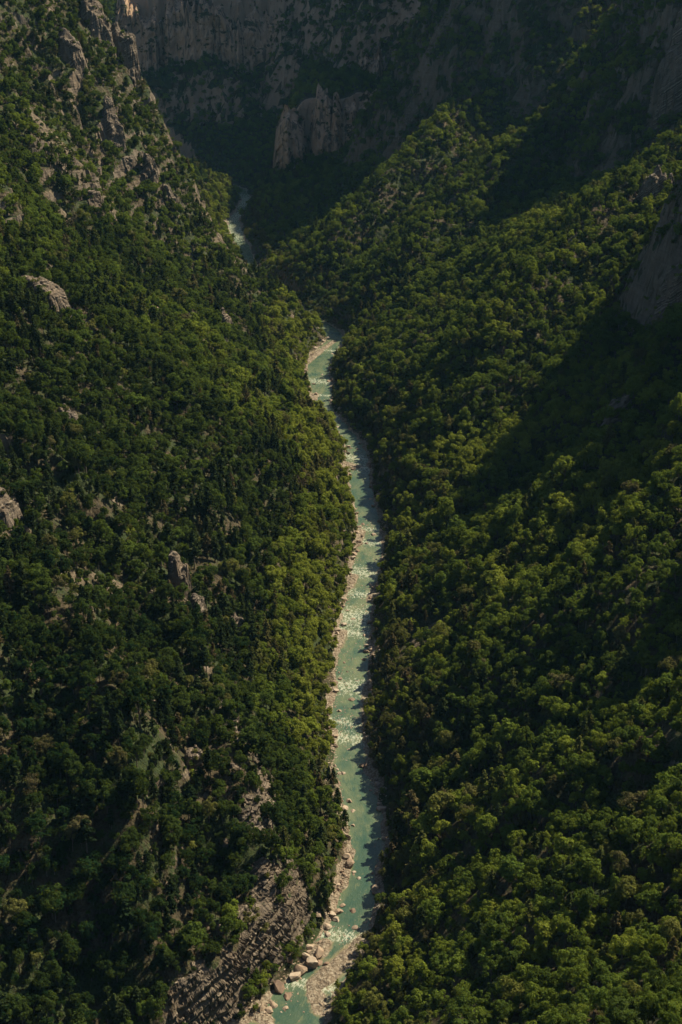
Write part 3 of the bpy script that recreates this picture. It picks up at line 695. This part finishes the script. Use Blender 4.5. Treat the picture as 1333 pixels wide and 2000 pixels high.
def scatter(step, seed):
    rg = np.random.default_rng(seed)
    out = []
    for y0, y1, k in ((150, 700, 1.0), (700, 1150, 1.12), (1150, 2900, 1.4)):
        s = step * k
        yy = np.arange(y0, y1, s)
        for y in yy:
            xx = np.arange(-(0.30 * y + 60), 0.42 * y + 90, s)
            out.append(np.stack([xx + rg.uniform(-0.48, 0.48, len(xx)) * s, y + rg.uniform(-0.48, 0.48, len(xx)) * s], 1))
    return np.concatenate(out)

def ground_at(x, y):
    z, bank, rock, scree, dd, left = height(x, y)
    e = 1.5
    zx = height(x + e, y)[0]; zy = height(x, y + e)[0]
    return z, bank, rock, scree, dd, left, np.hypot((zx - z) / e, (zy - z) / e)

# raster for the line-of-sight test
ry = np.arange(100, 2900, 6.0); rx = np.arange(-1000, 1300, 6.0)
RZ = height(*np.meshgrid(rx, ry))[0]
def zmap(x, y):
    fx = np.clip((x - rx[0]) / 6, 0, len(rx) - 1.001); fy = np.clip((y - ry[0]) / 6, 0, len(ry) - 1.001)
    ix = fx.astype(int); iy = fy.astype(int); fx -= ix; fy -= iy
    return (RZ[iy, ix] * (1 - fx) + RZ[iy, ix + 1] * fx) * (1 - fy) + (RZ[iy + 1, ix] * (1 - fx) + RZ[iy + 1, ix + 1] * fx) * fy
def hidden_by(x, y, z):
    """how far the ground rises above the line of sight to the point"""
    worst = np.full(x.shape, -1e9)
    for t in np.linspace(0.15, 0.985, 90):
        worst = np.maximum(worst, zmap(x * t, y * t) - (300 + (z - 300) * t))
    return worst

pts = scatter(3.25, 5)
p2 = scatter(5.6, 6); p2 = p2[(p2[:, 0] < np.interp(p2[:, 1], RIVER[:, 1], RIVER[:, 0])) & (p2[:, 1] < 1000)]     # the steep left flank is more thickly wooded
pts = np.concatenate([pts, p2])
x, y = pts[:, 0], pts[:, 1]
z, bank, rock, scree, dd, left, slp = ground_at(x, y)
a, b, w = project(x, y, z + 5)
hid = hidden_by(x, y, z + 9)
r1, r2, r3 = rng.uniform(size=len(x)), rng.uniform(size=len(x)), rng.uniform(size=len(x))
big = fbm(x / 90, y / 90, 3, 401); mid = fbm(x / 28, y / 28, 3, 402)
keep = (dd > np.where(left, 1.2, 1.8)) & (slp < np.where(y > 1150, 3.4, np.where(left & (y < 430), 2.0, 1.5) + 0.9 * r1)) & (rock < 0.55 + 0.3 * r1) & (r2 > 0.93 * scree) & (hid < 30) & (y < 2700) & (y > 190)
keep &= (np.abs(a) < 0.33) | (a > 0) & (a < 0.46)
keep &= b < 0.52
# thin forest on the dry upper left flank and in the scree
dry = left & (y > 880) & (dd > 70)
keep &= ~(dry & (r3 < 0.40 + 0.6 * mid))
dryl = left & (y < 620) & (dd > 45) & (mid > 0.12)
keep &= ~(dryl & (r3 < 0.45))
# thin trees that overlap their neighbours
keep &= r1 > 0.06
x, y, z, dd, left, slp, w, big, mid, a, b, hid, rock, scree = [v[keep] for v in (x, y, z, dd, left, slp, w, big, mid, a, b, hid, rock, scree)]
n = len(x)
r1, r2, r3 = rng.uniform(size=n), rng.uniform(size=n), rng.uniform(size=n)
# species: pines in stands on the left flank and along the right bank, scattered elsewhere
pp = np.where(left, 0.14 + 0.7 * mid + 0.12 * (dd < 60) * (dd > 22) + 0.10 * (y < 700) - 0.10 * (dd < 22), 0.09 + 0.5 * np.maximum(mid - 0.2, 0) + 0.14 * (dd < 25))
pp = np.where(dry[keep], 0.25, pp)
kind = np.where(r1 < pp, 'p', 'b')
scl = 0.34 + 0.56 * r2 ** 1.8 + 0.30 * (rng.uniform(size=n) < 0.10) + 0.10 * big + 0.12 * mid
scl = np.where(dd < 8, scl * 0.7, scl); scl = np.where(y > 1150, scl * 1.12, scl)
scl = np.where((dd < 30) & left & (y > 560), scl * 1.1, scl)
scl = np.where(dry[keep], 0.42 + 0.5 * r2, scl); scl = np.where((scree > 0.3) | (rock > 0.3), scl * 0.55, scl)
stand = fbm(x / 45, y / 45, 3, 404)
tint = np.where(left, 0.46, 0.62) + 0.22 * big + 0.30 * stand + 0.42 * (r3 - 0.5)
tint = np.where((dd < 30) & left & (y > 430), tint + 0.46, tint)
tint = np.where(left & (dd > 16), tint - 0.34 * (1 - sst(430, 640, y)) - 0.10 * sst(60, 120, dd), tint)  # lower left foliage darkened to stand in for shade on that slope
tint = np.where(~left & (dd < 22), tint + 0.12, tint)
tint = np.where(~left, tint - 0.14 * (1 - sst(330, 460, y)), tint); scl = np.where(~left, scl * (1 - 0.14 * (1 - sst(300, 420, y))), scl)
tint = np.clip(tint, 0.0, 0.88)
tint = np.where((rng.uniform(size=n) < 0.05) | (~left & (dd < 30) & (rng.uniform(size=n) < 0.3)), rng.uniform(0.93, 1.0, n), tint)
rotz = rng.uniform(0, 2 * math.pi, n)
pick = rng.integers(0, 1000, n)
sx = scl * rng.uniform(0.88, 1.15, n); sz = scl * rng.uniform(0.9, 1.15, n)

# the 300 of each kind that show largest stand as trees of their own
seen = (np.abs(a) < 0.24) & (np.abs(b) < 0.36) & (hid < 0)
single = np.zeros(n, bool)
for k in 'bp':
    idx = np.where(seen & (kind == k))[0]
    size = sz[idx] / w[idx]
    single[idx[np.argsort(-size)[:300]]] = True

def where_words(i):
    row = 'along bottom edge' if b[i] < -0.29 else 'just above the bottom edge' if b[i] < -0.21 else 'a quarter way up' if b[i] < -0.12 else 'near mid picture'
    if left[i]:
        side = 'beside the river' if dd[i] < 20 else 'by the picture edge' if a[i] < -0.17 else 'left of the rock rib' if a[i] < -0.08 else 'above the bank'
        return 'on left slope %s, %s' % (side, row)
    side = 'beside the river' if dd[i] < 20 else 'by the picture edge' if a[i] > 0.17 else 'midway across' if a[i] > 0.09 else 'above the bank'
    return 'on right slope %s, %s' % (side, row)
def tint_words(t, k):
    if k == 'p': return 'conical pine'
    return 'brownish broadleaf tree' if t > 0.9 else 'yellow-green broadleaf tree' if t > 0.68 else 'green broadleaf tree' if t > 0.4 else 'dark broadleaf tree'
GROUPS = {'b': 'broadleaf trees', 'p': 'pine trees'}
for i in np.where(single)[0]:
    k = kind[i]; pr = PROTO[k][pick[i] % len(PROTO[k])]
    ww_ = where_words(i)
    lab = tint_words(tint[i], k) + ' ' + ww_
    o = add('pine_tree' if k == 'p' else 'broadleaf_tree', None, label=lab, category='tree', group=lab)
    o.location = (x[i], y[i], z[i]); o.rotation_euler = (0, 0, rotz[i]); o.scale = (sx[i], sx[i], sz[i])
    o.empty_display_size = 0.5
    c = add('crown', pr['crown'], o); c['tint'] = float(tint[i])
    add('trunk', pr['trunk'], o)

# ---------------------------------------------------------------- the rest of the forest
def instancer(name, protos, X, Y, Z, rot, scx, scz, tn, idx, label, mesh_key='whole'):
    pc = bpy.data.collections.new(name + '_shapes')
    for q, pr in enumerate(protos):
        po = bpy.data.objects.new('%s_shape_%02d' % (name, q), pr[mesh_key]); pc.objects.link(po)
    me = bpy.data.meshes.new(name); me.vertices.add(len(X))
    me.vertices.foreach_set('co', np.stack([X, Y, Z], 1).astype(np.float32).ravel())
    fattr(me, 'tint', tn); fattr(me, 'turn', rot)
    fattr(me, 'sx', scx); fattr(me, 'sz', scz)
    ai = me.attributes.new('pick', 'INT', 'POINT'); ai.data.foreach_set('value', idx.astype(np.int32))
    o = add(name, me, kind='stuff', label=label)
    g = bpy.data.node_groups.new(name + '_scatter', 'GeometryNodeTree')
    g.interface.new_socket('Geometry', in_out='INPUT', socket_type='NodeSocketGeometry'); g.interface.new_socket('Geometry', in_out='OUTPUT', socket_type='NodeSocketGeometry')
    N = g.nodes.new; Lk = g.links.new
    gi, go = N('NodeGroupInput'), N('NodeGroupOutput')
    ci = N('GeometryNodeCollectionInfo'); ci.inputs['Collection'].default_value = pc; ci.inputs['Separate Children'].default_value = True; ci.inputs['Reset Children'].default_value = True
    ip = N('GeometryNodeInstanceOnPoints'); ip.inputs['Pick Instance'].default_value = True
    def na(nm, tp='FLOAT'):
        q = N('GeometryNodeInputNamedAttribute'); q.data_type = tp; q.inputs['Name'].default_value = nm; return q.outputs['Attribute']
    cr = N('ShaderNodeCombineXYZ'); Lk(na('turn'), cr.inputs[2])
    cs = N('ShaderNodeCombineXYZ'); s1 = na('sx'); Lk(s1, cs.inputs[0]); Lk(s1, cs.inputs[1]); Lk(na('sz'), cs.inputs[2])
    Lk(gi.outputs[0], ip.inputs['Points']); Lk(ci.outputs[0], ip.inputs['Instance']); Lk(na('pick', 'INT'), ip.inputs['Instance Index'])
    e2r = N('FunctionNodeEulerToRotation'); Lk(cr.outputs[0], e2r.inputs[0]); Lk(e2r.outputs[0], ip.inputs['Rotation']); Lk(cs.outputs[0], ip.inputs['Scale'])
    Lk(ip.outputs[0], go.inputs[0])
    mod = o.modifiers.new('scatter', 'NODES'); mod.node_group = g
    return o

for k, nm, lab in (('b', 'broadleaf_forest', 'dense green broadleaf forest covering the gorge slopes'), ('p', 'pine_forest', 'dark pines mixed through the forest on the gorge slopes')):
    m = (kind == k) & ~single
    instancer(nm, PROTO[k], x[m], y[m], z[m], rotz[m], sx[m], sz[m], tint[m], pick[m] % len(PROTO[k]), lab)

# shrubs on open ground, ledges and banks
ps = scatter(3.4, 9)
X, Y = ps[:, 0], ps[:, 1]
q = (np.abs(X) < 0.31 * Y + 20) & (Y < 1500); X, Y = X[q], Y[q]
Z, BK, RK, SC, DD, LF, SL = ground_at(X, Y)
A, B, W = project(X, Y, Z)
r = rng.uniform(size=len(X)); md = fbm(X / 20, Y / 20, 3, 403)
dens = np.where(LF & (Y > 880) & (DD > 60), 0.95 + 0.5 * md, 0.10) + np.where(~LF & (SL > 1.4), 0.5, 0) + np.where(LF & (Y < 640) & (DD > 40), 0.22, 0) + 0.30 * (SC > 0.2) * (md > -0.1) + 0.45 * (RK > 0.3) * (md > -0.05)
q = (DD > 1.5) & (SL < 2.8) & (r < dens) & (hidden_by(X, Y, Z + 3) < 6) & (B < 0.42)
X, Y, Z, LF, DD = X[q], Y[q], Z[q], LF[q], DD[q]; m = len(X)
ss = rng.uniform(0.55, 1.5, m)
tn = np.clip(0.42 + 0.35 * rng.normal(size=m) * 0.6, 0.02, 0.85); tn = np.where(rng.uniform(size=m) < 0.18, 0.97, tn)
WP = np.array(WALL_SPOTS)
instancer('cliff_scrub', PROTO['b'], WP[:, 0], WP[:, 1], WP[:, 2] - 1.0, rng.uniform(0, 6.28, len(WP)), *[rng.uniform(0.25, 0.6, len(WP)) for _ in range(2)], rng.uniform(0.05, 0.5, len(WP)), rng.integers(0, 16, len(WP)), 'dark scrub and small trees clinging to the far cliff ledges')
instancer('slope_shrubs', PROTO['s'], X, Y, Z, rng.uniform(0, 6.28, m), ss, ss * rng.uniform(0.7, 1.2, m), tn, rng.integers(0, 5, m), 'low scrub growing on ledges and dry ground of the slopes')
print('trees', n, 'single', single.sum(), 'shrubs', m)

brg = np.random.default_rng(77)
HERO = [(-11.5, 334.5, 3.1), (-8.6, 336.8, 2.6), (-6.3, 341.4, 2.3), (-10.4, 339.6, 2.0), (-13.8, 331.5, 2.4), (-4.4, 337.6, 1.2), (-18.6, 327.0, 2.6), (-20.8, 318.0, 1.7), (-16.0, 324.0, 2.2),
        (-1.6, 357.5, 1.7), (-0.6, 361.0, 1.8), (-2.6, 359.2, 1.5), (0.9, 364.5, 1.3), (2.7, 385.0, 2.5), (2.1, 388.2, 2.2), (4.0, 381.0, 1.0), (10.8, 372.0, 1.6), (9.8, 344.8, 1.7),
        (-4.3, 541.5, 2.1), (-3.0, 538.0, 1.7), (-1.6, 545.5, 1.9), (-4.8, 462.0, 2.0), (-3.6, 458.5, 1.6), (-5.2, 466.5, 1.5), (4.6, 489.0, 1.6), (16.4, 645.6, 1.8), (9.6, 655.0, 1.9), (8.0, 647.5, 1.6),
        (9.2, 636.0, 1.6), (17.0, 588.0, 2.0), (18.6, 583.0, 1.9), (12.2, 497.0, 2.0), (13.2, 521.0, 2.2), (2.6, 727.0, 1.7), (7.2, 733.0, 1.8)]
BX, BY, BR = [list(q) for q in zip(*HERO)]
Ltot = 760
for _ in range(800):
    s = brg.uniform(262, 262 + Ltot); sgn = -1 if brg.uniform() < 0.62 else 1
    off = brg.normal(0.6, 1.5) if brg.uniform() < 0.86 else -brg.uniform(1, 6)
    px, py = river_side(s, sgn * 1e-6); qx, qy = river_side(s, sgn * 1.0)
    px, py = px + (qx - px) * off, py + (qy - py) * off
    BX.append(px); BY.append(py); BR.append(0.40 + 1.5 * brg.uniform() ** 2.4)
BX, BY, BR = np.array(BX), np.array(BY), np.array(BR)
BZ, bbk, brk, bsc, bdd, blf = height(BX, BY)
ok = (bdd < 5.5) & (BY < 985) & ((BY > 356) | (np.arange(len(BX)) < len(HERO)) | (brg.uniform(size=len(BX)) < 0.3)); BX, BY, BR, BZ, bdd, blf = [q[ok] for q in (BX, BY, BR, BZ, bdd, blf)]
aa, bb, wq = project(BX, BY, BZ); order = np.argsort(-BR / wq * ((np.abs(aa) < 0.24) & (np.abs(bb) < 0.36)))
BZ = np.maximum(BZ, -0.15 - 0.25 * BR)
def boulder_label(i, px, py):
    where = 'standing in the water' if bdd[i] < -1.0 else ('on the left bank' if blf[i] else 'on the right bank')
    reach = 'near the bottom gravel bar' if py < 352 else 'of the lower shaded reach' if py < 440 else 'of the middle rapids' if py < 600 else 'of the upper rapids' if py < 780 else 'of the far bend'
    size = 'large angular boulder' if BR[i] > 1.5 else 'medium brown boulder' if BR[i] > 0.8 else 'small pale boulder'
    return '%s %s %s' % (size, where, reach)
for j, i in enumerate(order[:300]):
    lab = boulder_label(i, BX[i], BY[i])
    o = add('boulder', BOULD[int(brg.integers(0, 9))], label=lab, category='boulder', group=lab)
    o.location = (BX[i], BY[i], BZ[i] + 0.18 * BR[i]); o.rotation_euler = (brg.normal(0, 0.25), brg.normal(0, 0.25), brg.uniform(0, 6.28)); o.scale = (BR[i],) * 3
# smaller stones, past counting
k = 5200
s = brg.uniform(255, 262 + Ltot, k); sg = np.where(brg.uniform(size=k) < 0.6, -1.0, 1.0); off = brg.normal(0.8, 2.0, k)
p0 = river_side(s, sg * 1e-6); p1 = river_side(s, sg * 1.0)
SX = p0[0] + (p1[0] - p0[0]) * off; SY = p0[1] + (p1[1] - p0[1]) * off
SZ, _, _, _, sdd, _ = height(SX, SY)
ok = (sdd < 5) & (SZ > -0.45) & ((SY > 354) | (sg < 0) | (brg.uniform(size=k) < 0.15)); SX, SY, SZ = SX[ok], SY[ok], SZ[ok]; m = len(SX)
ss = brg.uniform(0.16, 0.5, m)
# stones breaking the surface in the rapids
q = 1500
yq = np.concatenate([brg.normal(yc, wd * 1.3, q // len(RAPIDS_AND_SHEEN)) for yc, wd in RAPIDS_AND_SHEEN if yc < 1000] + [brg.uniform(455, 660, 260)])
xq = np.interp(yq, RIVER[:, 1], RIVER[:, 0]) + np.interp(yq, RIVER[:, 1], RIVER[:, 2]) * brg.uniform(-1, 1, len(yq))
SX = np.concatenate([SX, xq]); SY = np.concatenate([SY, yq]); SZ = np.concatenate([SZ, np.full(len(xq), -0.12)]); ss = np.concatenate([ss, brg.uniform(0.18, 0.5, len(xq))]); m = len(SX)
instancer('river_stones', [dict(whole=q) for q in BOULD], SX, SY, SZ + 0.05, brg.uniform(0, 6.28, m), ss, ss * 0.8, np.zeros(m), brg.integers(0, 9, m), 'small stones strewn along both river banks')
HAZE = 1.7e-5

# ---------------------------------------------------------------- the air in the gorge
def haze_box(x0, x1, y0, y1, z0, z1, density):
    V = np.array([(x, y, z) for z in (z0, z1) for y in (y0, y1) for x in (x0, x1)], float)
    F = np.array([(0, 2, 3, 1), (4, 5, 7, 6), (0, 1, 5, 4), (2, 6, 7, 3), (0, 4, 6, 2), (1, 3, 7, 5)])
    t = NT('haze')
    v = t.n('ShaderNodeVolumePrincipled', {'Color': (0.28, 0.66, 1.0, 1), 'Density': density, 'Anisotropy': 0.0})
    t.t.links.new(v.outputs[0], t.out.inputs['Volume'])
    add('haze', mesh_from('haze', V, F, [t.m]), kind='stuff', label='thin blue-grey haze filling the gorge')
haze_box(-1150, 1600, -80, 2960, -6, 470, HAZE)
